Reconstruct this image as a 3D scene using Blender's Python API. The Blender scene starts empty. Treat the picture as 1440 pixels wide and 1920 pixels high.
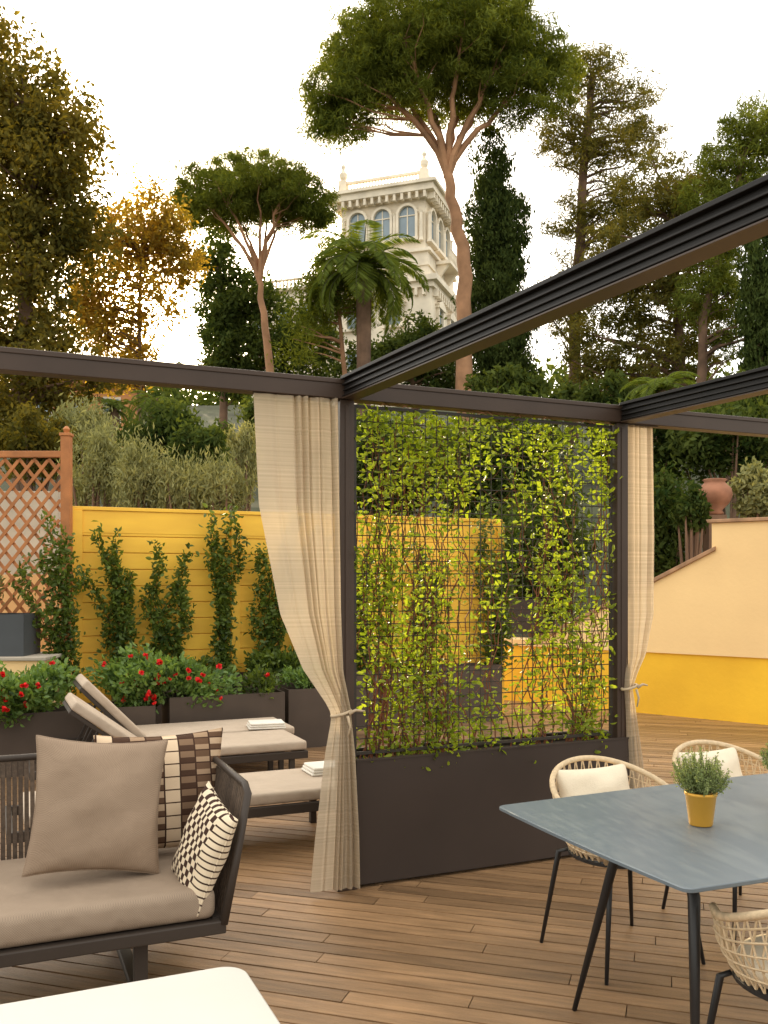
import bpy, math, random
import numpy as np
from mathutils import Vector, Matrix
rng=np.random.default_rng(7); random.seed(7)
PI=math.pi
F=1708.; CH=1.55; HY=1090.
U=Vector((.9177,.3974,0)); V=Vector((-.3976,.9176,0)); ROT=math.atan2(.3974,.9177)
COL=bpy.context.scene.collection
def P(x,y,Y): return Vector(((x-720)/F*Y, Y, CH-(y-HY)/F*Y))
def G(x,y,z=0.):
    Y=(CH-z)*F/(y-HY); return Vector(((x-720)/F*Y,Y,z))
def uv(o,a,b,z=0): return Vector((o[0],o[1],0))+U*a+V*b+Vector((0,0,z))

# ---------------------------------------------------------------- materials
def newmat(n):
    m=bpy.data.materials.new(n); m.use_nodes=True; nt=m.node_tree; nt.nodes.clear()
    out=nt.nodes.new('ShaderNodeOutputMaterial'); return m,nt,out
def N(nt,t,**k):
    n=nt.nodes.new(t)
    for a,b in k.items():
        if a in n.inputs: n.inputs[a].default_value=b
        else: setattr(n,a,b)
    return n
def ramp(nt,fac,stops):
    r=nt.nodes.new('ShaderNodeValToRGB'); e=r.color_ramp.elements
    while len(e)<len(stops): e.new(.5)
    for i,(p,c) in enumerate(stops):
        e[i].position=p; e[i].color=(c[0],c[1],c[2],1)
    nt.links.new(fac,r.inputs[0]); return r.outputs[0]
def sc(c,k): return tuple(min(1,x*k) for x in c)
def pbr(name,col,rough=.6,scale=6,var=.25,bump=.1,bscale=60,island=0,metal=0,stretch=None,spec=.4,rot=None):
    m,nt,out=newmat(name); L=nt.links.new
    b=N(nt,'ShaderNodeBsdfPrincipled'); b.inputs['Roughness'].default_value=rough; b.inputs['Metallic'].default_value=metal
    b.inputs['Specular IOR Level'].default_value=spec
    tc=N(nt,'ShaderNodeTexCoord'); mp=N(nt,'ShaderNodeMapping')
    src=tc.outputs['Object']
    if rot is not None:
        m0=N(nt,'ShaderNodeMapping'); m0.inputs['Rotation'].default_value=(0,0,rot); L(src,m0.inputs[0]); src=m0.outputs[0]
    if stretch: mp.inputs['Scale'].default_value=stretch
    L(src,mp.inputs[0])
    no=N(nt,'ShaderNodeTexNoise',Scale=scale,Detail=6.); L(mp.outputs[0],no.inputs['Vector'])
    c=ramp(nt,no.outputs['Fac'],[(.3,sc(col,1-var)),(.7,sc(col,1+var))])
    if island:
        g=N(nt,'ShaderNodeNewGeometry'); hs=N(nt,'ShaderNodeMapRange'); hs.inputs['To Min'].default_value=1-island; hs.inputs['To Max'].default_value=1+island
        L(g.outputs['Random Per Island'],hs.inputs['Value']); vm=N(nt,'ShaderNodeVectorMath',operation='SCALE')
        L(c,vm.inputs[0]); L(hs.outputs[0],vm.inputs['Scale']); c=vm.outputs[0]
    L(c,b.inputs['Base Color'])
    if bump:
        n2=N(nt,'ShaderNodeTexNoise',Scale=bscale,Detail=4.); L(mp.outputs[0],n2.inputs['Vector'])
        bp=N(nt,'ShaderNodeBump',Strength=bump,Distance=.01); L(n2.outputs['Fac'],bp.inputs['Height']); L(bp.outputs[0],b.inputs['Normal'])
    L(b.outputs[0],out.inputs[0]); return m
def leafmat(name,dark,light,trans=.45,tcol=None,nscale=.6,gloss=None):
    m,nt,out=newmat(name); L=nt.links.new
    g=N(nt,'ShaderNodeNewGeometry'); tc=N(nt,'ShaderNodeTexCoord')
    no=N(nt,'ShaderNodeTexNoise',Scale=nscale,Detail=3.); L(tc.outputs['Object'],no.inputs['Vector'])
    a=N(nt,'ShaderNodeMath',operation='MULTIPLY_ADD'); L(g.outputs['Random Per Island'],a.inputs[0]); a.inputs[1].default_value=.6
    s=N(nt,'ShaderNodeMath',operation='MULTIPLY_ADD'); L(no.outputs['Fac'],s.inputs[0]); s.inputs[1].default_value=1.4; s.inputs[2].default_value=-.5
    L(s.outputs[0],a.inputs[2])
    c=ramp(nt,a.outputs[0],[(0.,dark),(.95,light)])
    if gloss is None: d=N(nt,'ShaderNodeBsdfDiffuse'); L(c,d.inputs[0])
    else: d=N(nt,'ShaderNodeBsdfPrincipled'); d.inputs['Roughness'].default_value=.4; d.inputs['Specular IOR Level'].default_value=gloss; L(c,d.inputs['Base Color'])
    t=N(nt,'ShaderNodeBsdfTranslucent')
    tcol=tcol or (2.2,2.0,.7)
    vm=N(nt,'ShaderNodeVectorMath',operation='MULTIPLY'); L(c,vm.inputs[0]); vm.inputs[1].default_value=tcol; L(vm.outputs[0],t.inputs[0])
    mx=N(nt,'ShaderNodeMixShader'); mx.inputs[0].default_value=trans; L(d.outputs[0],mx.inputs[1]); L(t.outputs[0],mx.inputs[2])
    L(mx.outputs[0],out.inputs[0]); return m

M={}
A_DECK=math.radians(-17.5)
M['deck']=pbr('deck_wood',(.275,.162,.082),.33,3,.3,.3,30,island=.3,stretch=(1.2,12,1),rot=-A_DECK,spec=.5)
M['beam']=pbr('bronze_metal',(.06,.038,.027),.42,3,.12,.02,spec=.3)
M['track']=pbr('dark_track',(.012,.01,.009),.45,3,.12,.02,spec=.2)
M['planter']=pbr('planter_metal',(.044,.031,.025),.45,1.3,.2,.05,5,spec=.35)
M['boxplanter']=pbr('box_planter_metal',(.08,.058,.044),.5,2.,.2,.05,8,spec=.35)
M['wire']=pbr('wire',(.04,.03,.022),.5,4,.1,0)
M['soil']=pbr('soil',(.035,.022,.015),.9,30,.4,.6)
M['stem']=pbr('stem',(.2,.07,.03),.8,20,.3,.2)
M['green_stem']=pbr('green_stem',(.09,.1,.035),.8,20,.3,.2)
M['yellow']=pbr('yellow_paint',(.97,.54,.055),.55,1.8,.1,.12,30,stretch=(1,1,4))
M['mustard']=pbr('mustard_plaster',(.95,.52,.035),.85,1.1,.12,.25,25)
M['peach']=pbr('peach_plaster',(.95,.65,.31),.85,.9,.08,.2,25)
M['coping']=pbr('coping',(.38,.22,.12),.85,8,.3,.3)
M['terracotta']=pbr('terracotta',(.34,.15,.085),.8,5,.25,.2)
M['trellis']=pbr('orange_wood',(.42,.16,.05),.6,5,.25,.2,60)
M['stone']=pbr('limestone',(.75,.66,.52),.85,.8,.16,.2,6)
M['stonestep']=pbr('step_stone',(.45,.39,.31),.8,3,.15,.2)
M['glass']=pbr('window_glass',(.2,.26,.3),.15,1,.1,0,spec=.7)
M['bark']=pbr('bark',(.17,.1,.062),.9,1.5,.45,.6,5)
M['pinebark']=pbr('pine_bark',(.36,.19,.1),.9,1.2,.4,.6,4)
M['sofaframe']=pbr('sofa_frame',(.05,.038,.03),.5,4,.1,.02,spec=.3)
M['rope_dark']=pbr('dark_rope',(.09,.062,.042),.8,60,.3,.3,200,island=.25)
M['rope']=pbr('beige_rope',(.6,.46,.29),.8,60,.15,.3,200)
M['black']=pbr('black_metal',(.018,.017,.017),.4,4,.1,0)
M['tabletop']=pbr('table_top',(.12,.148,.17),.36,3.5,.03,.03,160,spec=.6)
M['cream']=pbr('cream_fabric',(.76,.66,.5),.9,8,.05,.2,150)
M['towel']=pbr('towel',(.78,.73,.64),.95,10,.05,.5,250)
M['gold']=pbr('gold_pot',(.68,.36,.05),.35,6,.06,.02,metal=.35)
M['greyplanter']=pbr('grey_planter',(.06,.065,.07),.5,4,.1,.02)
M['tile']=pbr('roof_tile',(.36,.16,.08),.8,4,.3,.3)
M['orangewall']=pbr('orange_plaster',(.6,.27,.11),.85,.8,.15,.1,10)
M['hill']=pbr('hill_ground',(.05,.055,.025),.95,.5,.5,.5,3)
M['red']=pbr('red_petals',(.7,.012,.012),.5,30,.3,0,island=.4)
def weave(name,c1,c2,scale,rough=.9):
    m,nt,out=newmat(name); L=nt.links.new
    b=N(nt,'ShaderNodeBsdfPrincipled'); b.inputs['Roughness'].default_value=rough; b.inputs['Specular IOR Level'].default_value=.15
    tc=N(nt,'ShaderNodeTexCoord'); ck=N(nt,'ShaderNodeTexChecker',Scale=scale); ck.inputs[1].default_value=(*c1,1); ck.inputs[2].default_value=(*c2,1)
    L(tc.outputs['Object'],ck.inputs[0]); no=N(nt,'ShaderNodeTexNoise',Scale=7.,Detail=4.); L(tc.outputs['Object'],no.inputs[0])
    mr=N(nt,'ShaderNodeMapRange'); mr.inputs['To Min'].default_value=.85; mr.inputs['To Max'].default_value=1.15; L(no.outputs[0],mr.inputs[0])
    vm=N(nt,'ShaderNodeVectorMath',operation='SCALE'); L(ck.outputs[0],vm.inputs[0]); L(mr.outputs[0],vm.inputs['Scale'])
    L(vm.outputs[0],b.inputs['Base Color'])
    n2=N(nt,'ShaderNodeTexNoise',Scale=220.); L(tc.outputs['Object'],n2.inputs[0]); n3=N(nt,'ShaderNodeTexNoise',Scale=7.,Detail=2.); L(tc.outputs['Object'],n3.inputs[0])
    bp=N(nt,'ShaderNodeBump',Strength=.25,Distance=.003); L(n2.outputs[0],bp.inputs['Height'])
    b2=N(nt,'ShaderNodeBump',Strength=.5,Distance=.04); L(n3.outputs[0],b2.inputs['Height']); L(bp.outputs[0],b2.inputs['Normal']); L(b2.outputs[0],b.inputs['Normal'])
    L(b.outputs[0],out.inputs[0]); return m
M['seat']=weave('taupe_weave',(.34,.26,.19),(.27,.205,.15),230.)
M['lounge']=weave('lounger_weave',(.52,.42,.32),(.44,.35,.27),260.)
M['pillow']=weave('taupe_pillow',(.32,.235,.165),(.265,.19,.135),250.)
def pattern_mat(name,kind):
    m,nt,out=newmat(name); L=nt.links.new
    b=N(nt,'ShaderNodeBsdfPrincipled'); b.inputs['Roughness'].default_value=.9; b.inputs['Specular IOR Level'].default_value=.15
    tc=N(nt,'ShaderNodeTexCoord'); sp=N(nt,'ShaderNodeSeparateXYZ'); L(tc.outputs['Object'],sp.inputs[0])
    def math_(op,a,bv=None,c=None):
        n=N(nt,'ShaderNodeMath',operation=op)
        for i,v in enumerate((a,bv,c)):
            if v is None: continue
            if isinstance(v,(int,float)): n.inputs[i].default_value=v
            else: L(v,n.inputs[i])
        return n.outputs[0]
    X,Yc=sp.outputs[0],sp.outputs[1]
    if kind=='checker':
        xw=math_('ADD',math_('MULTIPLY',X,34),math_('MULTIPLY',math_('SINE',math_('MULTIPLY',X,17)),1.1))
        a=math_('FLOORED_MODULO',math_('FLOOR',xw),2); bb=math_('FLOORED_MODULO',math_('FLOOR',math_('MULTIPLY',Yc,38)),2)
        f=math_('ABSOLUTE',math_('SUBTRACT',a,bb))
        stripes=math_('GREATER_THAN',math_('FLOORED_MODULO',math_('MULTIPLY',Yc,38),1),.25)
        sd=math_('GREATER_THAN',X,.1)
        f2=math_('ADD',math_('MULTIPLY',f,math_('SUBTRACT',1,sd)),math_('MULTIPLY',stripes,sd))
        col=ramp(nt,f2,[(.45,(.055,.028,.02)),(.55,(.74,.62,.45))])
    else:
        xx=math_('FLOORED_MODULO',math_('MULTIPLY',X,15),4)
        band=math_('FLOOR',xx)
        st=math_('GREATER_THAN',math_('FLOORED_MODULO',math_('MULTIPLY',Yc,19),1),.5)
        thin=math_('MULTIPLY',math_('GREATER_THAN',math_('FLOORED_MODULO',math_('MULTIPLY',Yc,19),1),.1),math_('GREATER_THAN',math_('FLOORED_MODULO',xx,1),.1))
        b0=math_('COMPARE',band,0,.1); b1=math_('COMPARE',band,1,.1); b2=math_('COMPARE',band,2,.1); b3=math_('COMPARE',band,3,.1)
        v=math_('ADD',math_('MULTIPLY',b0,.9),math_('MULTIPLY',b1,math_('MULTIPLY_ADD',st,.35,.05)))
        v=math_('ADD',v,math_('MULTIPLY',b2,math_('MULTIPLY_ADD',st,-.35,.6)))
        v=math_('ADD',v,math_('MULTIPLY',b3,math_('MULTIPLY_ADD',st,.5,.2)))
        v=math_('MULTIPLY',v,thin)
        col=ramp(nt,v,[(0.,(.055,.028,.018)),(.3,(.15,.085,.05)),(.6,(.36,.24,.15)),(.9,(.7,.53,.36))])
    L(col,b.inputs['Base Color']); 
    n2=N(nt,'ShaderNodeTexNoise',Scale=220.); L(tc.outputs['Object'],n2.inputs[0])
    bp=N(nt,'ShaderNodeBump',Strength=.3,Distance=.004); L(n2.outputs[0],bp.inputs['Height']); L(bp.outputs[0],b.inputs['Normal'])
    L(b.outputs[0],out.inputs[0]); return m
M['checker']=pattern_mat('checker_weave','checker'); M['stripe']=pattern_mat('stripe_weave','stripe')
M['marble']=pbr('pale_marble',(.6,.58,.53),.4,2.2,.04,.02,80)
def curtain_mat():
    m,nt,out=newmat('linen_curtain'); L=nt.links.new
    tc=N(nt,'ShaderNodeTexCoord'); sp=N(nt,'ShaderNodeMapping'); sp.inputs['Scale'].default_value=(.05,.05,45); L(tc.outputs['Object'],sp.inputs[0])
    no=N(nt,'ShaderNodeTexNoise',Scale=2.,Detail=3.); L(sp.outputs[0],no.inputs[0])
    c=ramp(nt,no.outputs[0],[(.3,(.56,.46,.33)),(.7,(.63,.52,.38))])
    d=N(nt,'ShaderNodeBsdfDiffuse'); t=N(nt,'ShaderNodeBsdfTranslucent'); L(c,d.inputs[0]); L(c,t.inputs[0])
    m1=N(nt,'ShaderNodeMixShader'); m1.inputs[0].default_value=.5; L(d.outputs[0],m1.inputs[1]); L(t.outputs[0],m1.inputs[2])
    tr=N(nt,'ShaderNodeBsdfTransparent'); m2=N(nt,'ShaderNodeMixShader'); 
    mr=N(nt,'ShaderNodeMapRange'); mr.inputs['From Min'].default_value=.35; mr.inputs['From Max'].default_value=.65; mr.inputs['To Min'].default_value=.24; mr.inputs['To Max'].default_value=.12; L(no.outputs[0],mr.inputs[0]); L(mr.outputs[0],m2.inputs[0])
    L(m1.outputs[0],m2.inputs[1]); L(tr.outputs[0],m2.inputs[2]); L(m2.outputs[0],out.inputs[0]); return m
M['curtain']=curtain_mat()
M['tie']=pbr('tie_fabric',(.5,.39,.26),.9,20,.1,.2,200)
M['vine']=leafmat('vine_leaf',(.07,.11,.012),(.36,.42,.045),.52,(2.0,2.0,.7),3.,.3)
M['jasmine']=leafmat('jasmine_leaf',(.03,.058,.013),(.16,.22,.04),.35,(2,1.8,.7),3.,.3)
M['shrubleaf']=leafmat('shrub_leaf',(.06,.12,.035),(.22,.33,.09),.3,None,5.,.3)
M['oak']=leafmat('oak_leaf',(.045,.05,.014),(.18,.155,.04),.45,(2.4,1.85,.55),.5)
M['sunoak']=leafmat('sunglow_tinted_oak_leaf',(.1,.085,.02),(.32,.25,.06),.58,(2.7,2.05,.6),.5)  # oak leaf copy, sun glow painted in as lighter golden colour and stronger translucency
M['pine']=leafmat('pine_needles',(.045,.07,.015),(.19,.22,.045),.35,(2.4,2.0,.5),.4)
M['cypress']=leafmat('cypress_leaf',(.02,.036,.013),(.085,.11,.03),.2,None,.8)
M['conifer']=leafmat('conifer_leaf',(.05,.065,.02),(.2,.18,.05),.38,(2.4,1.9,.6),.4)
M['dark']=leafmat('dark_leaf',(.022,.042,.013),(.11,.135,.036),.3,None,.5)
M['olive']=leafmat('olive_leaf',(.12,.135,.06),(.38,.37,.17),.35,(1.8,1.6,.8),.8)
M['palm']=leafmat('palm_leaf',(.05,.08,.018),(.18,.22,.05),.35,None,.5)
M['thyme']=leafmat('thyme_leaf',(.12,.17,.07),(.32,.37,.18),.3,None,30.)

# ---------------------------------------------------------------- mesh helpers
class MB:
    def __init__(s): s.v=[]; s.f=[]
    def add(s,vs,fs):
        o=len(s.v); s.v+= [tuple(v) for v in vs]; s.f+=[tuple(i+o for i in f) for f in fs]; return s
    def box(s,x0,x1,y0,y1,z0,z1,m=None):
        vs=[Vector((x,y,z)) for z in (z0,z1) for x,y in ((x0,y0),(x1,y0),(x1,y1),(x0,y1))]
        if m is not None: vs=[m@v for v in vs]
        return s.add(vs,[(3,2,1,0),(4,5,6,7),(0,1,5,4),(1,2,6,5),(2,3,7,6),(3,0,4,7)])
    def bar(s,a,b,w,h,up=(0,0,1)):
        a=Vector(a); b=Vector(b); d=(b-a); L=d.length; d.normalize(); up=Vector(up)
        if abs(d.dot(up))>.98: up=Vector((0,1,0))
        sx=d.cross(up).normalized(); sz=sx.cross(d)
        m=Matrix((( d.x,sx.x,sz.x,a.x),(d.y,sx.y,sz.y,a.y),(d.z,sx.z,sz.z,a.z),(0,0,0,1)))
        return s.box(0,L,-w/2,w/2,-h/2,h/2,m)
    def tube(s,pts,rad,n=6,closed=False):
        pts=[Vector(p) for p in pts]; k=len(pts)
        if not hasattr(rad,'__len__'): rad=[rad]*k
        vs=[];fs=[]; prev=None
        for i,p in enumerate(pts):
            if closed: d=pts[(i+1)%k]-pts[i-1]
            else: d=pts[min(i+1,k-1)]-pts[max(i-1,0)]
            d.normalize()
            if prev is None:
                a=Vector((0,0,1)) if abs(d.z)<.9 else Vector((1,0,0)); a=(a-d*a.dot(d)).normalized()
            else: a=(prev-d*prev.dot(d)).normalized()
            prev=a; b=d.cross(a)
            for j in range(n):
                t=2*PI*j/n; vs.append(p+(a*math.cos(t)+b*math.sin(t))*rad[i])
        for i in range(k if closed else k-1):
            i2=(i+1)%k
            for j in range(n): fs.append((i*n+j,i*n+(j+1)%n,i2*n+(j+1)%n,i2*n+j))
        if not closed: fs.append(tuple(range(n))[::-1]); fs.append(tuple((k-1)*n+j for j in range(n)))
        return s.add(vs,fs)
    def lathe(s,prof,c=(0,0,0),n=24):
        vs=[(c[0]+r*math.cos(2*PI*j/n),c[1]+r*math.sin(2*PI*j/n),c[2]+z) for r,z in prof for j in range(n)]
        fs=[(i*n+j,i*n+(j+1)%n,(i+1)*n+(j+1)%n,(i+1)*n+j) for i in range(len(prof)-1) for j in range(n)]
        fs.append(tuple(range(n))[::-1]); fs.append(tuple((len(prof)-1)*n+j for j in range(n)))
        return s.add(vs,fs)
    def prism(s,pts,y0,y1,mp=None):
        k=len(pts); mp=mp or (lambda a,d,z:(a,d,z))
        vs=[mp(x,y0,z) for x,z in pts]+[mp(x,y1,z) for x,z in pts]
        return s.add(vs,[tuple(range(k)),tuple(range(2*k-1,k-1,-1))]+[(i,i+k,(i+1)%k+k,(i+1)%k) for i in range(k)])
    def build(s,name,mat,parent=None,bevel=0,smooth=False,off=None,seg=2):
        me=bpy.data.meshes.new(name)
        v=s.v if off is None else [(a-off[0],b-off[1],c-off[2]) for a,b,c in s.v]
        me.from_pydata(v,[],s.f); me.materials.append(M[mat]); me.validate()
        if smooth: me.polygons.foreach_set('use_smooth',[True]*len(me.polygons))
        o=bpy.data.objects.new(name,me); COL.objects.link(o)
        if parent: o.parent=parent
        if bevel:
            b=o.modifiers.new('bevel','BEVEL'); b.width=bevel; b.segments=seg; b.limit_method='ANGLE'
        return o
def fast(name,verts,faces,mat,parent=None,off=None):
    verts=np.asarray(verts,dtype=np.float32)
    if off is not None: verts=verts-np.array(off,dtype=np.float32)
    faces=np.asarray(faces,dtype=np.int32); n,k=faces.shape
    me=bpy.data.meshes.new(name); me.vertices.add(len(verts)); me.vertices.foreach_set('co',verts.ravel())
    me.loops.add(n*k); me.loops.foreach_set('vertex_index',faces.ravel())
    me.polygons.add(n); me.polygons.foreach_set('loop_start',np.arange(0,n*k,k,dtype=np.int32)); me.polygons.foreach_set('loop_total',np.full(n,k,dtype=np.int32))
    me.materials.append(M[mat]); me.update(calc_edges=True)
    o=bpy.data.objects.new(name,me); COL.objects.link(o)
    if parent: o.parent=parent
    return o
def unit(a): return a/np.maximum(np.linalg.norm(a,axis=1,keepdims=True),1e-6)
def rhomb(c,size,asp=.45,dirs=None):
    n=len(c); size=(np.ones(n)*size*rng.uniform(.6,1.4,n))[:,None]
    a=unit(rng.normal(size=(n,3)) if dirs is None else dirs); b=unit(np.cross(a,rng.normal(size=(n,3))))
    v=np.stack([c-a*size,c+b*size*asp,c+a*size,c-b*size*asp],1).reshape(-1,3)
    return v,np.arange(n*4).reshape(n,4)
def leaf6(c,size,asp=.22,dirs=None):
    n=len(c); L=(np.ones(n)*size*rng.uniform(.65,1.3,n))[:,None]
    a=unit(rng.normal(size=(n,3)) if dirs is None else dirs); b=unit(np.cross(a,rng.normal(size=(n,3)))); w=np.cross(a,b)*L*.1; b=b*L*asp
    v=np.stack([c,c+a*L*.3+b+w,c+a*L*.68+b*.85+w,c+a*L-w,c+a*L*.68-b*.85+w,c+a*L*.3-b+w],1).reshape(-1,3)
    i=np.arange(n)[:,None]*6
    f=np.concatenate([i+np.array([[0,1,2,3]]),i+np.array([[0,3,4,5]])],0)
    return v,f
def tag(o,label,cat=None,group=None,kind=None):
    o['label']=label
    if cat: o['category']=cat
    if group: o['group']=group
    if kind: o['kind']=kind
    return o
def root(name,label,cat,loc=(0,0,0),rz=0,group=None):
    o=bpy.data.objects.new(name,None); COL.objects.link(o); o.location=loc; o.rotation_euler=(0,0,rz); o.empty_display_size=.1
    return tag(o,label,cat,group)
def copy_tree(o,parent=None):
    c=o.copy(); COL.objects.link(c)
    if parent: c.parent=parent
    for ch in list(o.children): copy_tree(ch,c)
    return c
def ball(n,p=.45):
    return unit(rng.normal(size=(n,3)))*(rng.uniform(0,1,n)**p)[:,None]

# ---------------------------------------------------------------- terrain, deck
HY_=[-60,12.6,14,30,45,70,120,400]; HZ_=[-.07,-.07,.2,4.2,8.5,15,22,26]
def hz(x,y): return float(np.interp(y,HY_,HZ_))
xs=np.concatenate([np.linspace(-400,-60,8),np.linspace(-50,50,41),np.linspace(60,400,8)]); ys=np.concatenate([np.linspace(-60,12,8),np.linspace(12.6,120,60),np.linspace(140,400,8)])
vv=[];nx=len(xs)
for y in ys:
    for x in xs: vv.append((x,y,hz(x,y)+(.0 if y<13 else .25*math.sin(x*.7+y)*math.cos(y*.5))))
ff=[(j*nx+i,j*nx+i+1,(j+1)*nx+i+1,(j+1)*nx+i) for j in range(len(ys)-1) for i in range(nx-1)]
h=fast('hillside',vv,ff,'hill'); tag(h,'dark garden ground rising behind the terrace walls','hillside',kind='structure')
d=Vector((math.cos(A_DECK),math.sin(A_DECK),0)); nn=Vector((-d.y,d.x,0)); mb=MB()
for k in range(-30,165):
    s=-12+random.uniform(0,2)
    while s<16:
        L=random.uniform(1.3,2.6); c=d*(s+L/2)+nn*(k*.1)
        if -1<c.y<12.3 and abs(c.x)<.5*c.y+2.6:
            m=Matrix(((d.x,nn.x,0,c.x),(d.y,nn.y,0,c.y),(0,0,1,0),(0,0,0,1)))
            z=random.uniform(-.001,.001)
            mb.box(-L/2+.002,L/2-.002,-.0448,.0448,-.03,z,m)
        s+=L
dk=mb.build('deck',"deck"); tag(dk,'brown hardwood plank decking of the terrace','deck',kind='structure')

# ---------------------------------------------------------------- pergola
P1=Vector((-.2,4.62,0))
pg=root('pergola','dark bronze metal pergola frame spanning the terrace','pergola',P1,ROT)
for x in (0,1.705): 
    mb=MB().box(x-.038,x+.038,-.038,.038,.0 if x==0 else .02,2.464); mb.box(x-.012,x+.012,-.043,-.0385,.05,2.44)
    if x==0: mb.box(-.06,.06,-.06,.06,.0,.012)
    mb.build('post','beam',pg,.003)
mb=MB().box(-3.6,-.002,-.05,.04,2.466,2.565); mb.box(-3.6,-.002,-.056,-.0505,2.54,2.563); mb.build('beam','beam',pg,.003)
mb=MB().box(.002,6,-.05,.04,2.466,2.565); mb.box(.002,6,-.056,-.0505,2.54,2.563); mb.build('beam','beam',pg,.003)
loc=Vector((.0732,-.9973,0)).normalized(); per=Vector((-loc.y,loc.x,0))
for x in (0,1.705):
    m=Matrix(((per.x,loc.x,0,x),(per.y,loc.y,0,0),(0,0,1,0),(0,0,0,1)))
    mb=MB().box(-.03,.03,.06,4.4,2.468,2.568,m)
    for z0,z1,w in ((2.47,2.479,.044),(2.498,2.507,.04),(2.526,2.536,.044),(2.556,2.574,.052)): mb.box(-w,w,.062,4.398,z0+.001,z1-.001,m)
    mb.build('track_beam','track',pg,.002)
    MB().box(-.043,.043,.064,4.396,2.462,2.4675,m).build('track_cover','beam',pg)
    MB().box(-.038,.038,4.3,4.376,.0,2.46,m).build('post','beam',pg,.003)
pl=root('long_planter','long dark bronze planter under the wire trellis at the pergola post','planter',P1,ROT)
x0,x1,y0,y1=.045,1.77,-.055,.26
mb=MB().box(x0,x1,y0,y0+.006,.02,.64).box(x0,x1,y1-.006,y1,.02,.64).box(x0,x0+.006,y0+.0065,y1-.0065,.02,.64).box(x1-.006,x1,y0+.0065,y1-.0065,.02,.64)
mb.box(x0+.05,x1-.05,y0+.05,y1-.05,.0,.03); mb.build('body','planter',pl)
mb=MB().box(x0-.004,x1+.004,y0-.004,y0+.018,.641,.65).box(x0-.004,x1+.004,y1-.018,y1+.004,.641,.65).box(x0-.004,x0+.018,y0+.019,y1-.019,.641,.65).box(x1-.018,x1+.004,y0+.019,y1-.019,.641,.65); mb.build('rim','planter',pl)
MB().box(x0+.007,1.66,y0+.045,y1-.008,.5,.6).build('soil','soil',pl)
ts=root('wire_trellis','dark square wire trellis panel fixed between the two pergola posts','trellis',P1,ROT)
mb=MB().box(.048,.062,-.008,.008,.65,2.45).box(1.64,1.655,-.008,.008,.65,2.45).box(.063,1.639,-.008,.008,2.435,2.45).box(.063,1.639,-.008,.008,.665,.68); mb.build('frame','wire',ts)
mb=MB(); nxw=24; nzw=27
for i in range(1,nxw): xx=.055+1.592*i/nxw; mb.tube([(xx,-.004,.68),(xx,-.004,2.435)],.0026,4)
for j in range(1,nzw): zz=.68+1.755*j/nzw; mb.tube([(.06,.001,zz),(1.642,.001,zz)],.0026,4)
mb.build('wire_mesh','wire',ts)
vn=root('climbing_vine','bright green climbing vine covering the wire trellis','climbing vine',P1+U*.85,ROT)
mb=MB(); stems=[]
for i in range(70):
    xx=random.choice([.12,.2,.28,.38,.46,.55,.63,.75,.84,.95,1.05,1.18,1.27,1.36,1.46,1.56])+random.gauss(0,.03); top=random.uniform(1.5,2.45) if i%3 else 2.45
    pts=[];ph=random.uniform(0,6); dr=random.gauss(0,.07)
    for z in np.arange(.6,top,.05):
        x=xx+.03*math.sin(z*6+ph)+.02*math.sin(z*15+ph*2)+dr*(z-.6)+(random.gauss(0,.006)); x=min(max(x,.07),1.63)
        pts.append((x-.85,.018*math.sin(z*9+ph)+random.gauss(0,.006)+.02,z))
    mb.tube(pts,[.0045-.0025*k/len(pts) for k in range(len(pts))],4); stems.append(pts)
for i in range(80):
    z=random.uniform(.8,2.4); x=random.uniform(.1,1.3); L=random.uniform(.1,.3); sl=random.gauss(0,.7)
    mb.tube([(x+L*t-.85,.02*math.sin(t*9)+.02,z+sl*L*t+.03*math.sin(t*7+i)) for t in np.linspace(0,1,7)],.0014,3)
for i in range(14):
    x=random.uniform(.1,1.6); z=2.42; a=random.gauss(0,1)
    mb.tube([(x-.85+a*.08*t,-.06*t+.02,z+.12*t-.08*t*t) for t in np.linspace(0,1.3,6)],.0015,3)
mb.build('stem','stem',vn)
c=[]
for pts in stems:
    for p in pts:
        z=p[2]; w=.72+.45*(z>2.0)+.4*math.sin(z*4+p[0]*6)+.4*math.sin(p[0]*17)*math.sin(z*5)
        for _ in range(rng.poisson(max(.3,w)*3.4)): c.append((np.clip(p[0]+random.gauss(0,.055),-.79,.79),p[1]+random.gauss(0,.035),z+random.gauss(0,.03)))
for _ in range(1000): c.append((random.uniform(-.79,.79),random.gauss(.01,.03),2.44-abs(random.gauss(0,.2))))
for _ in range(380): c.append((random.uniform(-.79,.79),random.gauss(.03,.03),.68+abs(random.gauss(0,.13))))
c=np.array(c); dr=rng.normal(size=c.shape); dr[:,2]=dr[:,2]*.6+.1; dr[:,1]-=.1
v,f=leaf6(c,.04,.22,dr); fast('foliage',v,f,'vine',vn)

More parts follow.
